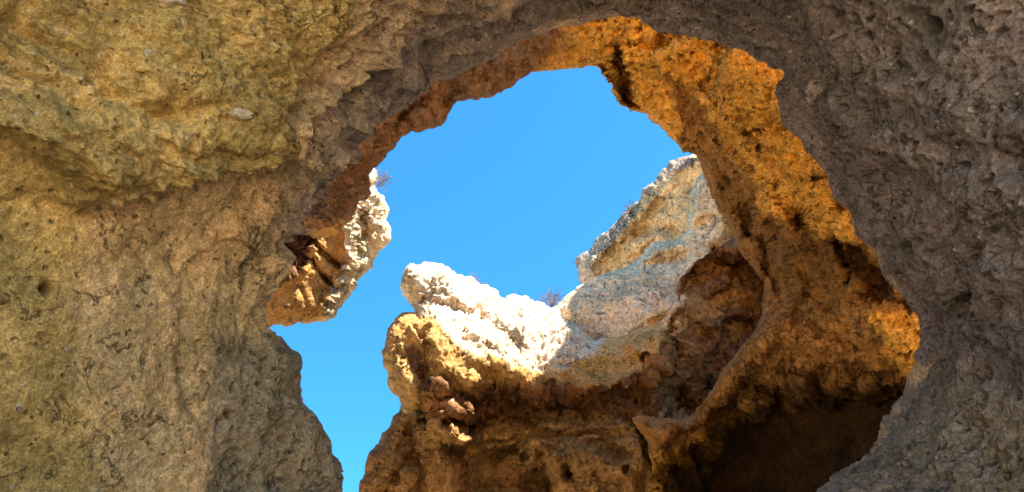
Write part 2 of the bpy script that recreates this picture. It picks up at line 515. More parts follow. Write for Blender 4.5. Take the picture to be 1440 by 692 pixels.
def build_arch():
    rim = np.array([r[0] for r in ARCH], float); inn = np.array([r[1] for r in ARCH], float); out = np.array([r[2] for r in ARCH], float)
    cen = np.array([840.0, 360.0])
    o = rim[:, :2] - cen; o /= np.linalg.norm(o, axis=1, keepdims=True)
    R2 = at(rim[:, 0], rim[:, 1], rim[:, 2])
    R1 = at(rim[:, 0] + o[:, 0] * 22, rim[:, 1] + o[:, 1] * 22, rim[:, 2] + .6)
    R1b = at(rim[:, 0] + o[:, 0] * 110, rim[:, 1] + o[:, 1] * 110, rim[:, 2] + .75)
    R0 = at(rim[:, 0] + o[:, 0] * 420, rim[:, 1] + o[:, 1] * 420, rim[:, 2] + .5)
    R3 = at(inn[:, 0], inn[:, 1], inn[:, 2])
    R4 = at(out[:, 0], out[:, 1], out[:, 2])
    R5 = R4.copy(); R5[:, 0] *= 1.10; R5[:, 1] -= 1.1; R5[:, 2] = np.where(R5[:, 2] > 1, R5[:, 2] * 1.03, R5[:, 2])
    R6 = R4.copy(); R6[:, 0] *= 1.55; R6[:, 1] = np.minimum(-.6, R4[:, 1] - 2.2); R6[:, 2] = np.where(R6[:, 2] > 1, R6[:, 2] * 1.12, R6[:, 2])
    R7 = R6.copy(); R7[:, 0] *= 3.4; R7[:, 1] = -1.6; R7[:, 2] = np.where(R7[:, 2] > 1.2, np.minimum(R7[:, 2] * 2.2, 9.0), R7[:, 2])
    R8 = R7.copy(); R8[:, 1] = np.minimum(4.0, R0[:, 1]); R8[:, 0] *= .95
    rows = np.stack([R0, R1b, R1, R2, R3, R4, R5, R6, R7, R8])      # 10 x n x 3
    # samples along u: by rim length in the picture
    ks, ts = [], []
    for k in range(len(ARCH) - 1):
        L = np.linalg.norm(rim[k + 1, :2] - rim[k, :2])
        L2 = np.linalg.norm(out[k + 1, :2] - out[k, :2]) * .6
        n = int(max(4, max(L, L2) / 1.55))
        if min(rim[k, 1], rim[k + 1, 1]) > 730:
            n = max(4, n // 6)
        ks += [k] * n; ts += list(np.arange(n) / n)
    ks.append(len(ARCH) - 2); ts.append(1.0)
    ks, ts = np.array(ks), np.array(ts)
    U = np.stack([catmull(rows[r], ks, ts) for r in range(len(rows))])   # rows x nu x 3
    vk, vt = [], []
    for k, n in enumerate([6, 8, 26, 110, 190, 26, 12, 10, 8]):
        vk += [k] * n; vt += list(np.arange(n) / n)
    vk.append(8); vt.append(1.0)
    G = catmull(U, np.array(vk), np.array(vt))                            # nv x nu x 3
    nv, nu = G.shape[:2]
    P = G.reshape(-1, 3)
    V = np.repeat(np.array(vk) + np.array(vt), nu)
    I = np.arange(nv * nu).reshape(nv, nu)
    Q = np.stack([I[:-1, :-1], I[1:, :-1], I[1:, 1:], I[:-1, 1:]], -1).reshape(-1, 4)
    N = quad_normals(P, Q)
    px, py, d = project(P)
    vis = (d > .6) & (np.abs(px - 720) < 1300) & (np.abs(py - 346) < 1200) & (V > 1.5)
    sel = vis & (V > 2.9) & (V < 4.8)
    if np.median(((CAM - P[sel]) * N[sel]).sum(1)) < 0:
        Q = Q[:, ::-1]; N = -N
    pxv = np.where(vis, px, -3000.0); pyv = np.where(vis, py, -3000.0)
    wx, wy = warp(pxv, pyv, 10.0)
    over_poly = [(-600, -700), (480, -700), (472, 40), (425, 100), (398, 165), (390, 214), (330, 238), (250, 256), (170, 278), (110, 272), (60, 225), (0, 190), (-600, 150)]
    over = np.where(vis, region(wx, wy, over_poly, 14), 0)
    soff_poly = [(474, -10), (462, 50), (425, 105), (400, 160), (386, 215), (362, 262), (350, 340), (360, 440), (372, 470), (440, 470), (460, 300), (660, 130), (800, 60), (920, 50), (930, -700), (474, -700)]
    soff = np.where(vis, region(wx, wy, soff_poly, 26), 0)
    soff_c = np.where(vis, region(wx, wy, soff_poly, 105), 0)
    right_poly = [(905, -700), (905, 60), (1040, 90), (1080, 160), (1180, 300), (1270, 430), (1280, 520), (1240, 600), (1140, 690), (1000, 1000), (2400, 1000), (2400, -700)]
    right = np.where(vis, region(wx, wy, right_poly, 40), 0)
    low_poly = [(300, 470), (520, 440), (620, 1000), (250, 1000), (290, 640)]
    lowp = np.where(vis, region(wx, wy, low_poly, 40), 0)
    feats = [
        ('region', over_poly, 26, -0.20),
        ('region', [(-600, -700), (250, -700), (165, 20), (110, 130), (-600, 100)], 50, 0.24),
        ('line', [(20, 20), (70, 60), (120, 90), (165, 150), (205, 165), (240, 150)], 16, 0.11),
        ('line', [(-20, 70), (60, 120), (100, 150), (150, 140)], 12, 0.07),
        ('line', [(-20, 175), (40, 215), (90, 245), (150, 262), (200, 250)], 12, 0.06),
        ('line', [(170, 105), (200, 150), (260, 165), (320, 150)], 10, 0.05),
        ('line', [(215, 190), (265, 205), (330, 195), (370, 205)], 8, 0.05),
        ('line', [(130, 292), (180, 290), (250, 268), (330, 250), (372, 232)], 13, 0.12),
        ('line', [(-60, 300), (40, 285), (110, 305)], 22, 0.06),
        ('region', [(180, 300), (380, 235), (400, 170), (440, 120), (430, 200), (380, 330), (330, 350), (240, 380), (170, 360)], 45, 0.10),
        ('line', [(352, 346), (318, 348), (290, 362), (268, 385), (258, 415)], 5, 0.035),
        ('region', [(352, 348), (318, 350), (290, 364), (268, 388), (252, 430), (262, 560), (300, 700), (420, 700), (420, 560), (378, 470), (366, 400)], 16, 0.07),
        ('hole', (372, 247), 11, 0.5),
        ('hole', (262, 530), 8, 0.05),
        ('hole', (72, 404), 7, 0.15),
        ('hole', (1352, 430), 15, 0.35),
        ('hole', (1305, 36), 13, 0.2),
        ('hole', (1165, 28), 14, 0.2),
        ('hole', (1428, 232), 13, 0.2),
        ('hole', (1270, 352), 8, 0.12),
        ('hole', (1385, 560), 9, 0.12),
        ('hole', (1330, 600), 7, 0.1),
        ('line', [(358, 244), (350, 262)], 9, 0.05),
        ('line', [(72, 404), (66, 398)], 6, 0.08),
        ('line', [(262, 533), (268, 528)], 9, 0.06),
        ('line', [(410, 95), (500, 60), (600, 10), (700, -40)], 14, 0.07),
        ('line', [(430, 200), (500, 130), (580, 85), (640, 55), (720, 15), (800, -5)], 12, 0.09),
        ('line', [(420, 245), (470, 195), (540, 140), (620, 85)], 8, 0.05),
        ('region', [(560, 75), (620, 45), (660, 62), (600, 100)], 10, 0.10),
        ('line', [(1352, 428), (1350, 436)], 12, 0.16),
        ('line', [(1158, 22), (1168, 34)], 12, 0.10),
        ('line', [(1295, 28), (1308, 40)], 10, 0.09),
        ('line', [(1420, 225), (1440, 235)], 12, 0.08),
        ('line', [(1090, 40), (1180, 120), (1260, 200), (1320, 330)], 40, 0.05),
        ('region', [(1240, 60), (1300, 60), (1330, 110), (1290, 130), (1240, 100)], 18, 0.07),
        ('region', [(1310, 200), (1400, 170), (1430, 240), (1360, 260)], 22, 0.08),
        ('line', [(1400, -20), (1350, 120), (1380, 300), (1420, 480)], 60, -0.06),
    ]
    dep = sculpt(wx, wy, feats, pxv, pyv) * vis
    # flakes and steps of the bedding on the overhang: tilted layers
    T = P @ np.array([[.9, .25, .1], [-.35, .8, .2], [.28, -.35, .93]])
    lay = T * np.array([1.6, 1.6, 5.0])
    step = ridged(lay * .9, 4, .55, 21)
    f1, f2, rid = worley(T * np.array([5., 5., 11.]) + .25 * np.stack([noise(P * 6, 4)] * 3, 1), 8)
    chunk = (rid - .5) * sstep(0.02, .2, f2 - f1)
    f1b, f2b, ridb = worley(P * np.array([15., 15., 22.]) + .3 * np.stack([noise(P * 15, 5)] * 3, 1), 9)
    chunk2 = (ridb - .5) * sstep(0.02, .25, f2b - f1b)
    f1c, f2c, ridc = worley(P * 42 + .4 * np.stack([noise(P * 40, 15)] * 3, 1), 19)
    chunk3 = (ridc - .5) * sstep(0.02, .3, f2c - f1c)
    big = fbm(P * .9, 3, .5, 1)
    mid = fbm(P * 3.6, 4, .52, 2)
    fine = fbm(P * 19, 3, .55, 3)
    # flutes that run along the rim under the vault
    ss = np.tile(np.concatenate([[0], np.cumsum(np.linalg.norm(np.diff(G[60], axis=0), axis=1))]), nv)
    fl = ridged(np.stack([ss * 1.2, V * 7.5, big * 1.5], 1), 4, .55, 31)
    hcomb = pits(P, .13, .55, 41) * .6 + pits(P, .06, .5, 42) * .4
    hole = pits(P, .42, .16, 43)
    sc1 = worley(np.stack([ss * 2.3 + .5 * mid, V * 6.5 + .25 * big, big * 2], 1), 51)[0]
    sc2 = worley(np.stack([ss * 5.5 + .6 * mid, V * 15 + .4 * mid, big * 3], 1), 52)[0]
    scal = worley(P * np.array([4.5, 4.5, 4.5]) + .3 * np.stack([mid] * 3, 1), 12)
    cup = sstep(.1, .6, scal[0])
    smooth_left = np.clip(1 - over - soff - right - lowp, 0, 1)
    rest = sstep(5.0, 5.6, V)
    e = (0.05 * big + .025 * mid + .006 * fine
         + over * (.075 * (step - .4) + .055 * chunk + .028 * chunk2 + .020 * chunk3 + .03 * mid + .014 * fine)
         + smooth_left * (.003 * chunk + .003 * chunk2 + .006 * chunk3 + .014 * mid + .004 * fine - .012 * pits(P, .16, .18, 44))
         + soff * sstep(2.95, 3.35, V) * (.05 * (fl - .45) + .30 * (sc1 - .5) + .14 * (sc2 - .5)) + soff * (.02 * mid + .008 * fine - .02 * hcomb)
         + right * (.04 * mid + .03 * (cup - .6) - .07 * hcomb - .07 * pits(P, .085, .5, 45) - .035 * pits(P, .05, .45, 46) - .20 * hole + .010 * fine)
         + lowp * (.03 * (cup - .6) - .09 * hcomb - .03 * pits(P, .085, .45, 45) - .06 * hole + .02 * mid))
    e = np.where(V > 5.3, .35 * fbm(P * .5, 4, .5, 6), e)
    e = np.where(V < 1.6, .05 * big, e)
    P = P + N * (e - dep)[:, None]
    N = quad_normals(P, Q)
    zone = np.zeros((len(P), 3))
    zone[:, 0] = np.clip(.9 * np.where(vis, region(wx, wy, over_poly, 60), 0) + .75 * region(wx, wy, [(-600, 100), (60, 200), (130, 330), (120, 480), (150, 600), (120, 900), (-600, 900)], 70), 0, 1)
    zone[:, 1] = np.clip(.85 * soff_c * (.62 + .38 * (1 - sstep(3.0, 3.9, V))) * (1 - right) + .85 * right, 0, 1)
    zone[:, 2] = np.clip(lowp * .8 + .5 * region(wx, wy, [(1180, 400), (1500, 560), (1500, 800), (1100, 800)], 80) * right, 0, 1)
    part = np.where(over > .5, 0, np.where(soff > .5, 1, np.where(px > 880, 2, 3)))
    part = np.where(V > 5.6, 4, part); part = np.where(V < 2.0, 5, part); zone[V < 2.0] = 0
    root = thing('rock_arch', 'near cave arch of yellow and grey limestone framing the whole view', 'rock arch', (0, 0, 0))
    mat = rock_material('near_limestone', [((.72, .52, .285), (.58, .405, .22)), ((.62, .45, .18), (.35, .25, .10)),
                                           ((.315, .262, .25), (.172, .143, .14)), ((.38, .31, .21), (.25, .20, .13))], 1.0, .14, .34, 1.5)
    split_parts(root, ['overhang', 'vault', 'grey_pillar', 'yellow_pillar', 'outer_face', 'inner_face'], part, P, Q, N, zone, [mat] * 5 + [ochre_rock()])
    for o_ in root.children:
        n_ = o_.name.split('.')[0]
        if n_ == 'overhang': o_['label'] = 'rough yellow overhang with flaky broken bedding'
        if n_ == 'grey_pillar': o_['label'] = 'grey pitted pillar with small holes'
        if n_ == 'yellow_pillar': o_['label'] = 'smooth yellow pillar with a shallow hollow'
        if n_ == 'vault': o_['label'] = 'grey fluted underside of the arch'
    # pale stones and shell lumps bedded in the wall: each sits where the wall really is
    ok = vis & (V > 2.9) & (V < 5)
    stone_mat = plain_material('pale_shell_stone', (.46, .40, .30), (.27, .225, .155), 45, .9, .012)
    dark_mat = plain_material('dark_pebble_stone', (.15, .125, .09), (.09, .075, .055), 30, .85, .006)
    for (sx, sy, sw, sh, rot, dark) in [(230, 22, 20, 11, .1, 0), (314, 163, 15, 7, .15, 0), (264, 533, 11, 8, -.5, 1), (18, 95, 6, 4, 0, 0),
                                        (60, 215, 8, 5, .3, 0), (110, 110, 6, 4, .8, 0), (200, 92, 8, 5, -.3, 0), (120, 305, 6, 4, 0, 0),
                                        (30, 567, 9, 6, .5, 0), (192, 600, 5, 4, 0, 0), (283, 182, 7, 4, .2, 0)]:
        q = np.where(ok, (px - sx) ** 2 + (py - sy) ** 2, 1e12)
        i = int(np.argmin(q))
        c, n = P[i], N[i]
        t1 = np.cross(n, UP); t1 /= np.linalg.norm(t1); t2 = np.cross(t1, n)
        a1 = math.cos(rot) * t1 + math.sin(rot) * t2; a2 = -math.sin(rot) * t1 + math.cos(rot) * t2
        s_ = d[i] / F
        th = np.linspace(0, np.pi, 15); ph = np.linspace(0, 2 * np.pi, 25)[:-1]
        TH, PH = np.meshgrid(th, ph, indexing='ij')
        L = np.stack([np.sin(TH) * np.cos(PH), np.sin(TH) * np.sin(PH), np.cos(TH)], -1).reshape(-1, 3)
        r = 1 + .42 * fbm(L * 1.5 + sx, 4, .55, 9)
        L = L * r[:, None]
        W = c - n * .012 + L[:, :1] * a1 * sw * s_ + L[:, 1:2] * a2 * sh * s_ + L[:, 2:3] * n * sh * s_ * .55
        J = np.arange(15 * 24).reshape(15, 24)
        QQ = np.stack([J[:-1], J[1:], np.roll(J[1:], -1, 1), np.roll(J[:-1], -1, 1)], -1).reshape(-1, 4)
        make_mesh('embedded_stone', W, QQ, quad_normals(W, QQ), np.zeros((len(W), 3)), dark_mat if dark else stone_mat, root, np.zeros(3))


# =================================================================== 2. THE SECOND ARCH BEHIND IT
def build_back_arch():
    poly = [(400, 300), (413, 314), (424, 331), (445, 334), (467, 328), (491, 314), (497, 287), (503, 280), (516, 280), (523, 272), (522, 258), (519, 246), (524, 238),
            (532, 231), (542, 222), (557, 205), (566, 194), (575, 187), (592, 180), (606, 179), (616, 175), (628, 167), (634, 158), (636, 149), (645, 145),
            (660, 142), (677, 139), (690, 138), (706, 130), (720, 121), (735, 108), (745, 100), (770, 98), (795, 96), (815, 95), (835, 92), (847, 106),
            (860, 122), (868, 135), (876, 147), (890, 152), (902, 156), (908, 160), (918, 168), (930, 175), (942, 190), (952, 200), (960, 212), (968, 216),
            (985, 228), (992, 244), (996, 262), (1004, 282), (1017, 301), (1028, 322), (1036, 342), (1050, 368), (1063, 384), (1071, 400), (1073, 412), (1070, 430),
            (1067, 448), (1060, 470), (1042, 488), (1021, 509), (1004, 540), (988, 566), (974, 580), (962, 587), (935, 588), (914, 586), (899, 582), (890, 585),
            (890, 596), (903, 612), (911, 630), (918, 646), (922, 658), (922, 700), (925, 900), (925, 1290), (1560, 1290), (1600, 900), (1600, 350), (1480, 20), (1250, -140), (900, -200),
            (650, -160), (480, -40), (360, 120), (330, 240)]
    ctrl = [(420, 300, 11.0), (500, 230, 11.0), (560, 150, 10.8), (620, 140, 10.8), (680, 110, 10.5), (760, 70, 10.2), (850, 60, 10.0), (960, 130, 10.1), (960, 205, 11.0),
            (1010, 120, 9.7), (1080, 120, 9.2), (1150, 200, 8.9), (1060, 240, 10.2), (1010, 270, 11.6), (1060, 370, 11.9), (1100, 330, 10.6), (1160, 330, 9.8), (1230, 390, 9.4),
            (1090, 430, 11.2), (1060, 500, 11.4), (1000, 570, 12.4), (930, 600, 12.8), (940, 690, 12.2), (1030, 600, 11.6), (1130, 500, 10.3), (1250, 470, 9.0), (1300, 470, 8.8),
            (1150, 560, 10.2), (1250, 560, 9.4), (1100, 700, 10.6), (950, 800, 10.4), (1100, 800, 8.6), (1300, 760, 8.2), (1300, 1000, 8.2), (950, 1290, 9.6), (1500, 1290, 8.8), (1550, 700, 8.2), (1550, 350, 8.2),  # includes an unseen sill under the hollow, brought forward to block light
            (1400, 50, 8.6), (1200, -100, 9.0), (900, -180, 10.0), (650, -120, 10.6), (420, 60, 11.0), (340, 240, 11.2)]
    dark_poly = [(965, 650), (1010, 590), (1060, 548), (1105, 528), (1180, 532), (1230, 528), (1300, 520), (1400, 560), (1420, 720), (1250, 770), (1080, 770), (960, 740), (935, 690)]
    feats = [
        # the dark notch beside the fin that hangs at the top of the hole
        ('region', [(862, 66), (880, 78), (888, 110), (897, 155), (905, 170), (880, 152), (872, 120), (866, 100)], 4, 1.1),
        ('region', [(840, 92), (862, 78), (874, 120), (895, 160), (870, 145)], 5, 0.45),
        ('line', [(864, 68), (900, 60), (925, 68), (945, 60), (960, 40)], 9, 0.16),
        ('line', [(935, 40), (925, 55), (930, 70)], 5, 0.14),
        ('line', [(700, 118), (770, 84), (850, 72)], 12, 0.12),
        ('line', [(660, 100), (720, 92), (760, 110)], 16, -0.12),
        ('line', [(610, 160), (640, 130), (700, 105)], 9, 0.14),
        ('line', [(560, 170), (620, 130), (690, 85)], 16, 0.20),
        ('line', [(500, 240), (540, 200), (565, 160)], 12, 0.16),
        ('line', [(440, 280), (480, 260), (520, 250)], 10, 0.12),
        ('line', [(1018, 60), (1016, 100)], 5, 0.16),
        ('line', [(1000, 130), (990, 110), (1015, 105)], 5, 0.15),
        ('region', [(1015, 60), (1050, 78), (1108, 100), (1104, 140), (1075, 165), (1035, 180), (1000, 170), (988, 140), (1012, 118)], 5, -0.34),
        ('line', [(1008, 168), (1045, 180), (1080, 175)], 5, 0.12),
        ('line', [(965, 130), (970, 160), (1000, 215), (1030, 250), (1070, 280)], 12, 0.20),
        ('line', [(940, 70), (970, 140), (1000, 190), (1060, 230), (1090, 290)], 24, -0.12),
        ('line', [(1003, 262), (1030, 300), (1055, 345), (1075, 390), (1082, 430)], 9, -0.25),
        ('line', [(1050, 300), (1075, 350), (1092, 400), (1088, 450)], 14, 0.35),
        ('line', [(1085, 290), (1110, 340), (1120, 400), (1100, 450), (1075, 490)], 16, -0.30),
        ('region', [(1175, 285), (1190, 275), (1225, 320), (1290, 430), (1220, 420), (1180, 350)], 8, 0.35),
        ('line', [(1180, 280), (1178, 330), (1195, 400)], 6, 0.35),
        ('region', [(1180, 285), (1210, 310), (1220, 345), (1190, 355), (1180, 320)], 8, -0.45),
        ('line', [(1120, 300), (1130, 312)], 12, 0.2),
        ('region', [(1225, 430), (1300, 425), (1310, 520), (1280, 500), (1250, 480)], 6, -0.55),
        ('line', [(1065, 475), (1090, 455), (1130, 470), (1200, 500), (1290, 515)], 12, -0.35),
        ('line', [(1060, 500), (1020, 545), (985, 590), (930, 610)], 18, -0.30),
        ('line', [(1100, 470), (1060, 530), (1010, 590)], 10, 0.28),
        ('region', dark_poly, 60, 3.0),
        ('region', [(1040, 600), (1120, 560), (1300, 555), (1400, 600), (1400, 720), (1250, 745), (1000, 735), (1000, 690)], 45, 5.5),
        ('line', [(1130, 535), (1125, 580), (1100, 620)], 12, -1.2),
        ('line', [(1060, 560), (1075, 600), (1050, 640)], 14, -0.9),
        ('line', [(1225, 530), (1235, 560)], 9, -0.9),
        ('hole', (1122, 305), 15, 0.4),
        ('hole', (1010, 196), 7, 0.2),
        ('hole', (1068, 210), 6, 0.2),
        ('hole', (1145, 250), 6, 0.2),
        ('hole', (1090, 262), 7, 0.2),
        ('line', [(1165, 535), (1170, 575)], 7, -0.6),
        ('line', [(1200, 345), (1240, 420)], 10, 0.3),
    ]

    def disp(P, px, py, wx, wy):
        big = fbm(P * .7, 3, .5, 61); mid = fbm(P * 2.2, 4, .55, 62); fine = fbm(P * 9, 4, .6, 63)
        f1, f2, rid = worley(P * 2.6 + .3 * np.stack([mid] * 3, 1), 64)
        chunk = (rid - .5) * sstep(.02, .18, f2 - f1)
        f1, f2, rid = worley(P * 7 + .3 * np.stack([fine] * 3, 1), 65)
        chunk2 = (rid - .5) * sstep(.02, .18, f2 - f1)
        pit = pits(P, .12, .5, 66) * .8 + pits(P, .26, .16, 67) * .8 + pits(P, .07, .5, 69) * .5
        left = region(wx, wy, [(300, -300), (830, -300), (830, 130), (640, 250), (300, 400)], 30)
        ledge = region(wx, wy, [(1000, 260), (1060, 330), (1110, 430), (1060, 560), (900, 640), (880, 570), (1000, 560), (1060, 460), (1050, 380)], 20)
        lay = ridged(P * np.array([1.2, 1.2, 4.0]), 4, .5, 68)
        amp = 1 - .45 * ledge
        lo = .10 * big + .040 * mid * amp
        e = .034 * fine * amp + .06 * chunk * amp + .05 * chunk2 * amp + .03 * fbm(P * 26, 3, .6, 70) - .17 * pit * (1 - left) * amp + (1 - left) * .09 * (ridged(P * 2.4, 5, .55, 169) - .4)
        e += left * (.10 * (lay - .4) + .06 * chunk)
        dk = region(wx, wy, dark_poly, 40)
        lo = lo + dk * (.55 * ridged(P * .8, 4, .55, 171) + .25 * fbm(P * 2.2, 3, .5, 172))
        return lo, e

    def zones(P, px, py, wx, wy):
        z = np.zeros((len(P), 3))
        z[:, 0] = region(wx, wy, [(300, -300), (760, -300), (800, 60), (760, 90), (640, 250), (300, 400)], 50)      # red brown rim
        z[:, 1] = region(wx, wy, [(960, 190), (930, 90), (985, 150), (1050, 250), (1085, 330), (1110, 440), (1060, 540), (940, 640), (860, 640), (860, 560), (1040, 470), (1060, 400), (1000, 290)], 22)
        z[:, 1] = np.clip(z[:, 1] + .75 * region(wx, wy, [(1020, 290), (1120, 310), (1215, 330), (1300, 440), (1235, 440), (1255, 500), (1300, 520), (1200, 560), (1040, 560)], 35), 0, 1)  # browner than the orange above: bounce glow put into the colour
        z[:, 2] = region(wx, wy, [(1060, 540), (1300, 520), (1600, 540), (1600, 1400), (900, 1400), (925, 660), (1000, 620)], 75)  # near-black zone: painted shade that deepens the lower hollow
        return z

    def parts(wx, wy):
        p = np.where(inside(wx, wy, [(300, -300), (845, -300), (868, 64), (830, 80), (640, 260), (300, 400)]), 0, 1)
        p = np.where(inside(wx, wy, [(838, 70), (866, 62), (886, 110), (906, 172), (860, 160), (825, 100)]), 2, p)
        p = np.where(inside(wx, wy, [(1050, 360), (1098, 400), (1092, 455), (1060, 545), (1000, 600), (940, 660), (870, 670), (870, 560), (1040, 480)]), 3, p)
        return np.where(inside(wx, wy, dark_poly), 4, p)

    P, Q, N, zone, part = relief(poly, ctrl, (395, 1310), (15, 700), 1.5, .9, 26, 1.6, feats, disp, zones, parts)
    root = thing('rock_arch', 'second arch of orange and reddish brown rock behind the near arch', 'rock arch', tuple(at(1150, 1290, 9.5)))
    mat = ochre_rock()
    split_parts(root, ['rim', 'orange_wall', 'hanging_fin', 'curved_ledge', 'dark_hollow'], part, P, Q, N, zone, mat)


# =================================================================== 3. THE CLIFFS BEYOND
def build_cliff():
    poly = [(566, 402), (565, 388), (568, 376), (575, 371), (584, 369), (600, 371), (615, 372), (626, 376), (637, 381), (648, 388), (660, 393), (672, 401), (684, 406), (694, 412),
            (702, 420), (709, 426), (716, 421), (726, 419), (742, 424), (760, 427), (775, 430), (788, 434), (803, 449), (820, 463), (836, 477), (880, 474), (925, 455), (948, 425), (958, 392), (978, 366), (1000, 350), (1060, 325), (1095, 350),
            (1100, 440), (1072, 490), (1020, 560), (955, 620), (935, 680), (940, 800), (950, 1300), (470, 1300), (480, 900), (495, 730), (506, 680), (514, 664), (512, 652), (518, 640), (527, 628),
            (533, 616), (537, 608), (546, 602), (556, 590), (563, 580), (563, 570), (559, 559), (549, 550), (543, 536), (545, 524), (540, 510), (537, 497), (543, 482), (546, 468),
            (552, 458), (561, 449), (568, 443), (580, 442), (588, 440), (585, 430), (576, 424), (568, 414)]
    ctrl = [(575, 380, 17.2), (620, 380, 17.6), (700, 430, 17.8), (785, 440, 17.8), (850, 440, 17.2), (920, 430, 16.6), (960, 370, 16.3), (1020, 340, 16.2), (1060, 400, 16.0), (1120, 420, 15.5),
            (580, 420, 16.8), (650, 440, 16.4), (740, 470, 16.2), (830, 490, 15.8), (900, 500, 15.5), (980, 500, 15.2),
            (560, 480, 15.6), (600, 490, 15.0), (660, 510, 14.7), (740, 520, 14.9), (830, 535, 14.9), (900, 550, 14.6), (560, 560, 15.0), (640, 560, 14.8),
            (720, 570, 15.2), (820, 575, 15.0), (900, 575, 14.6), (1000, 570, 14.6), (560, 620, 14.1), (520, 660, 14.0), (640, 620, 14.2), (740, 620, 14.4), (840, 620, 14.2), (910, 620, 13.5),
            (560, 700, 14.0), (700, 700, 14.3), (860, 700, 14.2), (500, 900, 13.9), (960, 900, 13.6), (480, 1300, 12.0), (980, 1300, 12.0)]
    band = [(590, 555), (600, 528), (645, 545), (700, 532), (770, 540), (850, 545), (905, 520), (935, 470), (965, 480), (1000, 560), (960, 590), (900, 600), (850, 596), (780, 598), (720, 602), (665, 616), (640, 590), (600, 590)]
    pocket = [(935, 470), (955, 430), (962, 390), (985, 372), (1020, 350), (1060, 372), (1080, 410), (1065, 470), (1020, 520), (990, 585), (940, 590), (930, 530)]
    ochre = [(530, 560), (530, 440), (600, 440), (640, 480), (668, 510), (735, 520), (760, 530), (745, 545), (700, 540), (650, 552), (600, 530), (585, 575)]
    feats = [
        ('region', [(590, 575), (605, 535), (650, 553), (700, 540), (760, 552), (850, 555), (900, 535), (990, 560), (960, 592), (900, 603), (850, 600), (780, 602), (720, 606), (665, 620), (630, 600)], 18, 0.42),
        ('line', [(655, 606), (700, 592), (745, 590)], 8, 0.6),
        ('line', [(690, 556), (705, 555)], 6, 0.5),
        ('line', [(765, 570), (790, 572)], 6, 0.3),
        ('region', pocket, 16, 1.5),
        ('region', [(1020, 365), (1060, 375), (1078, 410), (1062, 440), (1030, 420)], 14, 1.1),
        ('line', [(985, 430), (1010, 400), (1030, 385)], 10, -0.5),
        ('line', [(975, 450), (1000, 460), (1040, 440), (1060, 430)], 9, -0.55),
        ('line', [(950, 430), (965, 480), (950, 540)], 9, -0.45),
        ('line', [(1010, 470), (985, 500), (970, 540)], 14, -0.4),
        ('line', [(940, 385), (958, 395), (950, 420)], 8, -0.5),
        # rounded ochre overhang on the left, with a dark scar
        ('region', ochre, 14, -0.30),
        ('line', [(575, 485), (598, 500), (605, 520), (600, 475)], 9, 0.18),
        ('line', [(602, 470), (612, 490), (630, 515), (660, 540)], 16, -0.35),
        ('line', [(587, 462), (600, 478)], 3, 0.15),
        ('line', [(545, 512), (575, 545)], 16, -0.25),
        ('line', [(588, 446), (620, 452), (645, 480), (668, 510), (735, 523)], 9, -0.30),
        # the cap: a head, a saddle and a slope
        ('line', [(615, 385), (606, 395), (604, 412), (596, 420)], 4, 0.20),
        ('line', [(600, 430), (640, 437), (672, 448)], 8, 0.22),
        ('line', [(680, 450), (705, 470), (730, 490)], 8, 0.28),
        ('line', [(620, 400), (680, 430), (740, 470)], 14, -0.22),
        ('line', [(660, 460), (700, 490), (720, 505)], 9, -0.2),
        # the crack between the cap and the slope beside it
        ('line', [(785, 434), (800, 450), (818, 463), (832, 475)], 4, 0.45),
        ('line', [(740, 545), (790, 555), (835, 540), (870, 540)], 9, -0.25),
        ('region', [(885, 478), (905, 468), (940, 470), (945, 490), (920, 510), (890, 500)], 7, -0.35),
        ('line', [(905, 510), (925, 508), (945, 490)], 6, 0.45),
        # stepped blocks under the overhang
        ('region', [(612, 545), (622, 541), (628, 560), (660, 572), (655, 584), (620, 580), (600, 566)], 4, -1.0),
        ('region', [(608, 590), (640, 598), (662, 618), (640, 630), (615, 610)], 5, -1.05),
        ('line', [(612, 578), (625, 585), (632, 580)], 5, -0.5),
        ('line', [(665, 617), (725, 603), (780, 602), (850, 600), (890, 594)], 5, -0.20),
        ('line', [(595, 588), (615, 600), (640, 628), (690, 640), (735, 625)], 9, 0.45),
        ('line', [(572, 600), (578, 640), (590, 692)], 9, 0.35),
        ('line', [(560, 660), (540, 692)], 9, 0.3),
        ('region', [(555, 640), (575, 632), (585, 692), (530, 692)], 7, -0.3),
        ('region', [(670, 640), (725, 628), (735, 650), (770, 660), (770, 692), (668, 692)], 7, 0.55),
        ('region', [(782, 625), (800, 618), (870, 640), (905, 660), (900, 692), (780, 692)], 7, -0.40),
        ('hole', (738, 642), 8, .5),
        ('hole', (800, 668), 10, .6),
        ('hole', (880, 660), 7, .4),
        ('line', [(670, 622), (730, 612), (790, 610), (850, 608)], 6, 0.22),
        ('line', [(780, 630), (840, 622), (885, 640)], 5, 0.25),
        ('line', [(640, 630), (655, 660), (650, 700)], 8, 0.35),
        ('line', [(600, 620), (625, 650), (640, 690)], 9, -0.3),
        ('line', [(800, 672), (800, 662)], 7, 0.4),
        ('line', [(765, 640), (770, 692)], 9, 0.35),
        ('line', [(745, 685), (770, 690)], 12, 0.5),
        ('line', [(892, 590), (905, 615), (915, 640), (922, 660)], 5, 0.6),
        ('line', [(830, 632), (880, 650), (905, 680)], 6, 0.25),
    ]

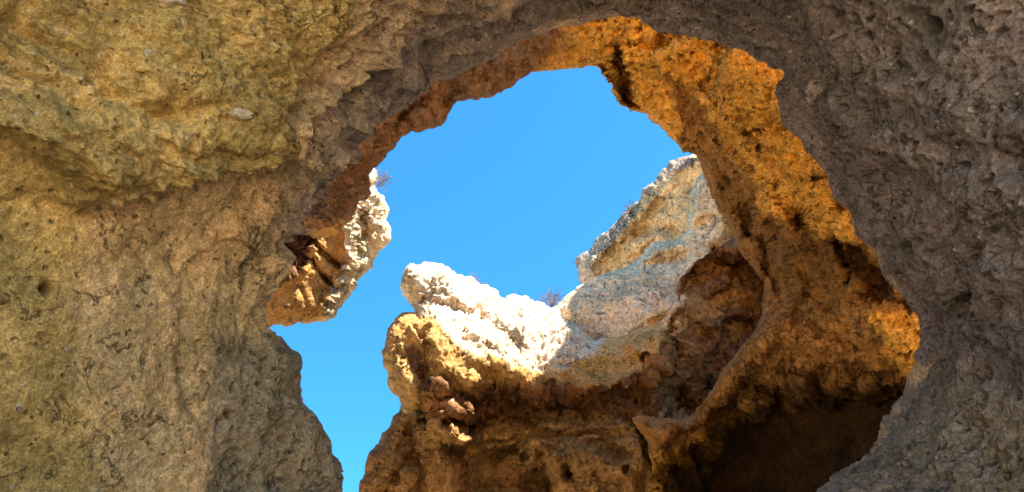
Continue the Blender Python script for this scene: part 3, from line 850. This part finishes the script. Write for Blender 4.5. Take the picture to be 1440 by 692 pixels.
    def disp(P, px, py, wx, wy):
        big = fbm(P * .55, 3, .5, 71); mid = fbm(P * 1.6, 4, .55, 72); fine = fbm(P * 6, 4, .6, 73)
        b = region(wx, wy, band, 10); pk = .45 * region(wx, wy, pocket, 10)
        rough = np.clip(b + pk + .6 * region(wx, wy, [(500, 700), (500, 600), (600, 555), (665, 580), (650, 620), (600, 640), (570, 700)], 10), 0, 1)
        cap = region(wx, wy, [(540, 360), (840, 400), (860, 480), (760, 526), (665, 512), (600, 446), (540, 430)], 12)
        f1, f2, rid = worley(P * 3.2 + .5 * np.stack([mid] * 3, 1), 74)
        chunk = (rid - .5) * sstep(.02, .2, f2 - f1)
        f1r = f1
        f1, f2, rid = worley(P * 8.5 + .6 * np.stack([fine] * 3, 1), 75)
        chunk2 = (rid - .5) * sstep(.02, .2, f2 - f1)
        knob = 1 - f1
        lo = .12 * big + .07 * mid
        e = .03 * fine + .08 * chunk * (1 - .6 * cap)
        e += rough * (.09 * (.6 - f1r) + .05 * (.6 - f1) + .24 * ridged(P * 2.6, 5, .6, 76) + .10 * fbm(P * 7, 4, .6, 79))
        e += cap * (.07 * knob + .035 * chunk2 + .06 * fine - .05 * pits(P, .17, .5, 77) - .035 * pits(P, .10, .5, 177))
        e += (1 - rough) * (1 - cap) * (.02 * chunk2 + .03 * fbm(P * 13, 3, .6, 79) - .07 * pits(P, .22, .35, 78))
        return lo, e

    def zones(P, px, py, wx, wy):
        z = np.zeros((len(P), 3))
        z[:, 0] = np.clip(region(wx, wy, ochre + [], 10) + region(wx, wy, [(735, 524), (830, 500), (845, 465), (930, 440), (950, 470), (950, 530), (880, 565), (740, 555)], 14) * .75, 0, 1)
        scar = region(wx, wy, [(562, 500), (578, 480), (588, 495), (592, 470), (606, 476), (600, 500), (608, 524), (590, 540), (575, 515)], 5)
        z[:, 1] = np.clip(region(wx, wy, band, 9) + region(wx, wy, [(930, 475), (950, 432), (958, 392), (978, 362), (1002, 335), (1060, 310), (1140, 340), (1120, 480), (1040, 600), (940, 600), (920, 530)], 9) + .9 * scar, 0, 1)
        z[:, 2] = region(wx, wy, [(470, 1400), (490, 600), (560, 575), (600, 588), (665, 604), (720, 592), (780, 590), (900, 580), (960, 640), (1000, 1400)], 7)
        return z

    def parts(wx, wy):
        p = np.full(len(wx), 0)
        p = np.where(inside(wx, wy, ochre), 1, p)
        p = np.where(inside(wx, wy, band), 2, p)
        p = np.where(inside(wx, wy, pocket), 4, p)
        p = np.where((wy > 585) & inside(wx, wy, [(400, 1400), (400, 560), (600, 590), (665, 616), (780, 600), (900, 592), (960, 600), (1100, 600), (1100, 1400)]), 3, p)
        return p

    P, Q, N, zone, part = relief(poly, ctrl, (500, 1085), (362, 700), 1.5, 1.3, 24, 2.5, feats, disp, zones, parts, 7.0)
    root = thing('cliff', 'cliff with sunlit white cap, ochre overhang and dark crumbling band below', 'cliff', tuple(at(720, 1290, 12.0)))
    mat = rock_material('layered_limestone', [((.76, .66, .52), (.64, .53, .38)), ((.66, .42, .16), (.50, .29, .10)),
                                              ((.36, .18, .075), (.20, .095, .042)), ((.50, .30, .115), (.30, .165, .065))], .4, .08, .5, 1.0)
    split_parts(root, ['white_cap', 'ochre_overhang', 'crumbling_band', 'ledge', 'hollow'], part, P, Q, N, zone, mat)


def build_slope():
    poly = [(775, 437), (786, 428), (795, 420), (803, 414), (820, 400), (838, 388), (858, 380), (877, 375), (890, 370), (899, 366), (905, 350), (912, 341), (930, 338), (951, 338),
            (965, 326), (968, 300), (972, 270), (985, 256), (1010, 230), (1100, 240), (1110, 400), (1080, 470), (1000, 545), (900, 560), (840, 540), (800, 480), (786, 450)]
    ctrl = [(786, 440, 18.6), (840, 400, 19.2), (900, 380, 19.4), (950, 345, 19.4), (985, 280, 18.8), (1080, 300, 18.6), (830, 460, 17.4), (900, 440, 17.0), (960, 420, 16.9), (1000, 360, 18.0),
            (840, 500, 17.2), (930, 500, 16.8), (1100, 450, 17.2), (1000, 650, 17.0)]
    feats = [
        ('line', [(905, 365), (925, 352), (950, 345)], 8, -0.35),
        ('line', [(880, 385), (920, 372), (960, 365)], 8, 0.25),
        ('line', [(985, 290), (970, 320), (975, 360), (990, 380)], 10, -0.3),
        ('line', [(940, 300), (960, 330)], 8, 0.2),
        ('line', [(870, 430), (900, 420), (930, 400)], 14, -0.2),
        ('line', [(915, 455), (935, 450), (945, 460)], 6, 0.3),
        ('line', [(1000, 355), (1002, 352)], 6, 0.6),
    ]

    def disp(P, px, py, wx, wy):
        mid = fbm(P * 1.3, 4, .55, 82); fine = fbm(P * 5, 4, .6, 83)
        f1, f2, rid = worley(P * 1.6 + .35 * np.stack([mid] * 3, 1), 84)
        chunk = (rid - .5) * sstep(.02, .25, f2 - f1)
        return .14 * fbm(P * .5, 3, .5, 81) + .09 * mid, .05 * fine + .08 * chunk + .03 * fbm(P * 15, 3, .6, 86) - .07 * pits(P, .2, .35, 85)

    def zones(P, px, py, wx, wy):
        z = np.zeros((len(P), 3))
        z[:, 0] = region(wx, wy, [(955, 450), (972, 400), (990, 365), (1006, 330), (1004, 285), (1100, 260), (1100, 520), (930, 520)], 12) * .8
        return z
    P, Q, N, zone, part = relief(poly, ctrl, (775, 1060), (250, 530), 1.5, .6, 14, 2.5, feats, disp, zones, lambda a, b: np.zeros(len(a), int), 7.0)
    root_loc = tuple(at(950, 700, 17.0))
    mat = rock_material('cream_limestone', [((.90, .70, .46), (.76, .56, .35)), ((.50, .30, .12), (.36, .20, .08)),
                                            ((.3, .2, .1), (.2, .1, .05)), ((.3, .2, .1), (.2, .1, .05))], .4, .1, .4, 1.0)
    o = make_mesh('cliff', P, Q, N, zone, mat, None, np.array(root_loc))
    o.location = root_loc
    o['label'] = 'cream rounded rock slope in shade, with a thin sunlit edge, beside the crack'
    o['category'] = 'cliff'


def build_far_cliff():
    poly = [(826, 410), (818, 393), (816, 380), (816, 366), (824, 354), (838, 341), (850, 326), (864, 314), (876, 304), (884, 291), (895, 284), (903, 277), (912, 264), (922, 257), (929, 247), (936, 238),
            (945, 226), (952, 222), (962, 219), (975, 219), (990, 205), (1030, 120), (1038, 0), (1038, -80), (1064, -122), (1088, -195), (1130, -260), (1300, -330), (1750, -360), (1700, 500), (1400, 700), (1150, 760), (1000, 640), (900, 520)]  # unseen tall rise on the right, shaped to cast the cap's shadow
    ctrl = [(820, 380, 25.0), (880, 300, 24.8), (960, 230, 24.0), (900, 380, 23.6), (970, 300, 22.8), (1040, 200, 22.0), (1038, -70, 22.9), (1064, -118, 21.1), (1088, -190, 19.7), (1300, -300, 15.5), (1500, -250, 15.0), (1650, 100, 15.0),
            (1150, 300, 21.0), (1400, 400, 17.0), (1000, 550, 21.5), (1200, 650, 19.5)]
    feats = [
        ('line', [(830, 375), (860, 340), (890, 310), (925, 270), (955, 235)], 12, -0.35),
        ('line', [(850, 370), (890, 330), (930, 290)], 10, 0.3),
        ('line', [(895, 330), (925, 320), (945, 325)], 8, 0.35),
        ('line', [(845, 400), (880, 370), (920, 345)], 10, 0.4),
        ('line', [(885, 292), (892, 300)], 5, 0.4),
    ]

    def disp(P, px, py, wx, wy):
        mid = fbm(P * 1.0, 4, .55, 92); fine = fbm(P * 4, 4, .6, 93)
        edge = region(wx, wy, [(800, 400), (800, 350), (900, 250), (960, 200), (985, 235), (930, 265), (880, 320), (845, 370)], 12)
        f1, f2, rid = worley(P * 1.8 + .35 * np.stack([mid] * 3, 1), 94)
        chunk = (rid - .5) * sstep(.02, .25, f2 - f1)
        return .2 * fbm(P * .4, 3, .5, 91) + .12 * mid, .06 * fine + .10 * chunk + edge * (.16 * chunk + .12 * fine + .10 * fbm(P * 11, 3, .6, 95)) + .03 * fbm(P * 12, 3, .6, 96)

    def zones(P, px, py, wx, wy):
        z = np.zeros((len(P), 3))
        z[:, 0] = region(wx, wy, [(790, 420), (800, 350), (900, 240), (960, 190), (980, 232), (935, 250), (895, 300), (865, 335), (838, 368), (840, 410)], 9)
        z[:, 1] = region(wx, wy, [(900, 345), (920, 300), (960, 280), (970, 320), (930, 340)], 14) * .3
        return z
    P, Q, N, zone, part = relief(poly, ctrl, (812, 1030), (200, 415), 1.5, 1.4, 18, 3.0, feats, disp, zones, lambda a, b: np.zeros(len(a), int), 6.0)
    loc = tuple(at(1150, 760, 19.5))
    mat = rock_material('weathered_limestone', [((.76, .56, .33), (.60, .42, .23)), ((.42, .35, .29), (.25, .21, .18)),
                                                ((.56, .38, .16), (.42, .26, .12)), ((.3, .2, .1), (.2, .1, .05))], .32, .1, .4, 1.2)
    o = make_mesh('cliff', P, Q, N, zone, mat, None, np.array(loc))
    o.location = loc
    o['label'] = 'farthest cliff, beige in shade with a grey ragged top edge against the sky'
    o['category'] = 'cliff'


def build_outcrop():
    poly = [(523, 236), (529, 240), (532, 250), (529, 259), (534, 268), (541, 278), (546, 289), (546, 300), (543, 310), (547, 322), (547, 334), (540, 342), (530, 347), (524, 357),
            (517, 363), (518, 373), (511, 385), (504, 394), (500, 402), (494, 409), (487, 419), (480, 424), (474, 432), (468, 441), (464, 447), (456, 450), (447, 448),
            (436, 449), (421, 447), (412, 447), (405, 452), (392, 451), (380, 453), (350, 456), (315, 480), (300, 600), (290, 900), (280, 1300), (-350, 1300), (-420, 600), (-350, 0), (-100, -100), (200, -60),  # unseen left cliff, added to carry the outcrop and bounce sunlight
            (370, 110), (440, 190), (500, 225)]
    ctrl = [(528, 250, 16.6), (540, 300, 16.4), (520, 350, 16.0), (480, 410, 15.6), (455, 440, 15.0), (490, 300, 15.8), (460, 340, 15.0), (420, 350, 14.6), (420, 430, 14.4), (385, 440, 14.2), (370, 380, 14.2),
            (330, 300, 14.0), (420, 200, 15.2), (250, 450, 13.2), (250, 800, 12.4), (100, 500, 12.0), (-300, 500, 10.5), (-300, 1200, 10.0), (260, 1250, 12.0), (0, 0, 11.5), (200, 50, 13.0)]
    feats = [
        ('line', [(444, 348), (458, 360), (470, 368), (482, 378)], 4, 0.4),
        ('line', [(437, 368), (448, 382), (460, 395), (472, 404)], 4.5, 0.5),
        ('region', [(383, 330), (420, 320), (440, 340), (430, 368), (405, 385), (380, 400)], 6, 0.35),
        ('line', [(495, 290), (482, 340), (492, 372), (470, 405), (460, 440)], 9, -0.30),
        ('line', [(505, 300), (508, 330), (500, 350)], 5, 0.35),
        ('line', [(418, 400), (422, 430)], 3, 0.15),
    ]

    def disp(P, px, py, wx, wy):
        mid = fbm(P * 1.4, 4, .55, 102); fine = fbm(P * 6, 4, .6, 103)
        dark = region(wx, wy, [(375, 320), (440, 320), (445, 350), (430, 375), (400, 400), (375, 410)], 8)
        white = region(wx, wy, [(490, 290), (500, 230), (560, 230), (560, 340), (480, 460), (456, 450), (470, 400), (484, 350)], 8)
        f1, f2, rid = worley(P * 2.2 + .35 * np.stack([mid] * 3, 1), 104)
        chunk = (rid - .5) * sstep(.02, .25, f2 - f1)
        f1, f2, rid = worley(P * 7.5 + .5 * np.stack([fine] * 3, 1), 105)
        chunk2 = (rid - .5) * sstep(.02, .2, f2 - f1)
        return .14 * fbm(P * .5, 3, .5, 101) + .06 * mid, .035 * fine + .05 * chunk + dark * (.15 * chunk + .16 * chunk2 + .2 * ridged(P * 4, 4, .65, 107)) + white * (.10 * chunk + .06 * chunk2 + .10 * ridged(P * 3.2, 4, .6, 108) + .08 * fine + .04 * fbm(P * 14, 3, .6, 106))

    def zones(P, px, py, wx, wy):
        z = np.zeros((len(P), 3))
        z[:, 0] = region(wx, wy, [(488, 295), (505, 232), (570, 225), (570, 340), (480, 470), (452, 455), (468, 402), (482, 378), (478, 345)], 5)
        z[:, 1] = region(wx, wy, [(370, 310), (442, 318), (446, 346), (430, 372), (404, 396), (370, 412)], 8)
        return z

    def parts(wx, wy):
        p = np.where(inside(wx, wy, [(488, 295), (505, 225), (570, 220), (570, 340), (480, 475), (452, 457), (468, 402), (482, 378), (478, 345)]), 1, 0)
        return np.where(inside(wx, wy, [(370, 310), (442, 318), (446, 346), (430, 372), (404, 396), (370, 412)]), 2, p)
    P, Q, N, zone, part = relief(poly, ctrl, (372, 550), (230, 460), 1.4, 1.1, 20, 2.0, feats, disp, zones, parts, 5.0)
    root = thing('rock_outcrop', 'hanging outcrop of orange rock with a sunlit white rim behind yellow pillar', 'rock outcrop', tuple(at(0, 1290, 11.0)))
    mat = rock_material('outcrop_rock', [((.62, .36, .13), (.47, .26, .09)), ((.76, .65, .48), (.62, .48, .31)),
                                         ((.20, .10, .05), (.10, .05, .03)), ((.3, .2, .1), (.2, .1, .05))], .4, .08, .4, 1.0)
    split_parts(root, ['orange_face', 'white_rim', 'crumbling_patch'], part, P, Q, N, zone, mat)


# =================================================================== 4. SHRUBS
def shrub(px, py, d, size, label, leaf, twig, dens, seed):
    rd = random.Random(seed)
    base = at(px, py, d)
    root = thing('shrub', label, 'shrub', tuple(base), 'shrubs growing on the cliff edges')
    V, Fc, LV, LF = [], [], [], []

    def tube(a, b, r0, r1):
        ax = np.array(b) - np.array(a); L = np.linalg.norm(ax); ax = ax / max(L, 1e-9)
        s = np.cross(ax, [.3, .5, .8]); s /= np.linalg.norm(s); t = np.cross(ax, s)
        k = len(V)
        for c, r in ((a, r0), (b, r1)):
            for j in range(3):
                an = j * 2.094
                V.append(np.array(c) + r * (math.cos(an) * s + math.sin(an) * t))
        for j in range(3):
            Fc.append((k + j, k + (j + 1) % 3, k + 3 + (j + 1) % 3, k + 3 + j))

    for i in range(int(34 * dens)):
        an = rd.uniform(0, 6.283); el = rd.uniform(.1, 1.45)
        dr = np.array([math.cos(an) * math.cos(el), math.sin(an) * math.cos(el), math.sin(el)])
        p = np.array([rd.uniform(-.12, .12), rd.uniform(-.12, .12), -.06]) * size
        L = size * rd.uniform(.55, 1.0)
        for s_ in range(4):
            q = p + dr * L / 4
            tube(p, q, .011 * size * (1 - s_ * .2), .011 * size * (1 - (s_ + 1) * .2))
            if s_ > 0:
                for w in range(3):
                    d2 = dr + np.array([rd.uniform(-.9, .9) for _ in range(3)]); d2 /= np.linalg.norm(d2)
                    q2 = q + d2 * size * rd.uniform(.08, .22)
                    tube(q, q2, .006 * size, .003 * size)
                    for l in range(3):
                        c = q + (q2 - q) * rd.uniform(.4, 1.1)
                        u = np.array([rd.gauss(0, 1) for _ in range(3)]); u /= np.linalg.norm(u)
                        v = np.cross(u, [rd.gauss(0, 1) for _ in range(3)]); v /= np.linalg.norm(v)
                        h = .028 * size * rd.uniform(.6, 1.3)
                        k = len(LV)
                        LV.extend([c - u * h, c + v * h * .45, c + u * h, c - v * h * .45])
                        LF.append((k, k + 1, k + 2, k + 3))
            p = q
            dr = dr + np.array([rd.uniform(-.25, .25), rd.uniform(-.25, .25), rd.uniform(-.05, .2)]); dr /= np.linalg.norm(dr)
    for nm, vv, ff, mt in (('twigs', V, Fc, twig), ('foliage', LV, LF, leaf)):
        me = bpy.data.meshes.new(nm); me.from_pydata([tuple(x) for x in vv], [], ff); me.update()
        me.materials.append(mt)
        link(bpy.data.objects.new(nm, me), root)


build_arch()
build_back_arch()
build_cliff()
build_slope()
build_far_cliff()
build_outcrop()

dry = plain_material('dry_pink_leaf', (.36, .24, .19), (.24, .16, .13), 8)
grey_leaf = plain_material('grey_brown_leaf', (.20, .17, .13), (.11, .10, .075), 8)
dark_leaf = plain_material('dark_shrub_leaf', (.07, .065, .06), (.04, .04, .04), 8)
twig = plain_material('dry_twig', (.26, .19, .16), (.16, .12, .11), 8)
shrub(534, 262, 17.3, .42, 'dry pinkish shrub on top of the white rim of hanging outcrop', dry, twig, .8, 1)
shrub(668, 402, 18.6, .36, 'sparse pale pink tuft on the sloping ridge of the white cap', dry, twig, .5, 2)
shrub(703, 424, 18.7, .22, 'tiny pale tuft at the lowest notch of the white ridge', dry, twig, .4, 3)
shrub(777, 428, 18.9, .46, 'round grey twiggy shrub in the gap beside the cream slope', grey_leaf, twig, 1.3, 4)
shrub(887, 297, 24.9, .36, 'dark shrub clinging halfway up the grey edge of farthest cliff', dark_leaf, twig, 1.0, 5)
shrub(818, 372, 26.0, .40, 'small dark shrub at the lowest corner of farthest cliff', dark_leaf, twig, .8, 6)

# =================================================================== 5. GROUND, SKY, SUN
sand = plain_material('beach_sand', (.58, .48, .34), (.50, .40, .27), 3.0, .95, .02)
bx_, by_ = axis(-14, 14, .5, -400, 400, 1.3, 60), axis(-14, 26, .5, -400, 400, 1.3, 60)
gx_, gy_ = np.meshgrid(bx_, by_)
G = np.stack([gx_.ravel(), gy_.ravel(), np.zeros(gx_.size)], 1)
G[:, 2] = .10 * fbm(G * .35, 3, .5, 200) - .05
nI = np.arange(gx_.size).reshape(gx_.shape)
gq = np.stack([nI[:-1, :-1], nI[:-1, 1:], nI[1:, 1:], nI[1:, :-1]], -1).reshape(-1, 4)
g = make_mesh('ground', G, gq, quad_normals(G, gq), np.zeros((len(G), 3)), sand, None, np.zeros(3))
g['kind'] = 'structure'

SUN_TO = np.array([0.42, -0.14, 0.90]); SUN_TO /= np.linalg.norm(SUN_TO)
elev = math.asin(SUN_TO[2]); rot = math.atan2(SUN_TO[0], SUN_TO[1])
w = bpy.data.worlds.new('World'); scene.world = w; w.use_nodes = True
nt = w.node_tree
sky = nt.nodes.new('ShaderNodeTexSky'); sky.sky_type = 'NISHITA'; sky.sun_disc = False
sky.sun_elevation = elev; sky.sun_rotation = rot
sky.air_density = 1.0; sky.dust_density = 0.3; sky.ozone_density = 2.5
bg = nt.nodes['Background']; bg.inputs['Strength'].default_value = 0.060
nt.links.new(mix_col(nt, 1.0, sky.outputs[0], (.32, 1.10, 1.40), 'MULTIPLY'), bg.inputs['Color'])
sun = bpy.data.lights.new('Sun', 'SUN'); sun.energy = 5.0; sun.angle = math.radians(.5); sun.color = (1, .91, .77)
so = bpy.data.objects.new('sun', sun); link(so)
from mathutils import Vector
so.rotation_euler = Vector(-SUN_TO).to_track_quat('-Z', 'Y').to_euler()
so.location = (6, -3, 30)

cam = bpy.data.cameras.new('Camera'); co_ = bpy.data.objects.new('camera', cam); link(co_)
co_.location = CAM; co_.rotation_euler = (math.pi / 2 + PITCH, 0, 0)
cam.sensor_width = 36; cam.lens = 36 * F / 1440; cam.clip_end = 3000; cam.clip_start = .05
scene.camera = co_

scene.view_settings.view_transform = 'Standard'; scene.view_settings.look = 'None'
scene.view_settings.exposure = 2.06; scene.view_settings.gamma = 1
scene.view_settings.use_curve_mapping = False
c = scene.cycles
c.max_bounces = 10; c.diffuse_bounces = 8; c.glossy_bounces = 2
c.use_denoising = True
try:
    c.denoiser = 'OPENIMAGEDENOISE'; c.denoising_input_passes = 'RGB_ALBEDO_NORMAL'; c.denoising_prefilter = 'ACCURATE'
except Exception:
    pass
c.use_adaptive_sampling = True; c.adaptive_threshold = .01
c.sample_clamp_indirect = 8
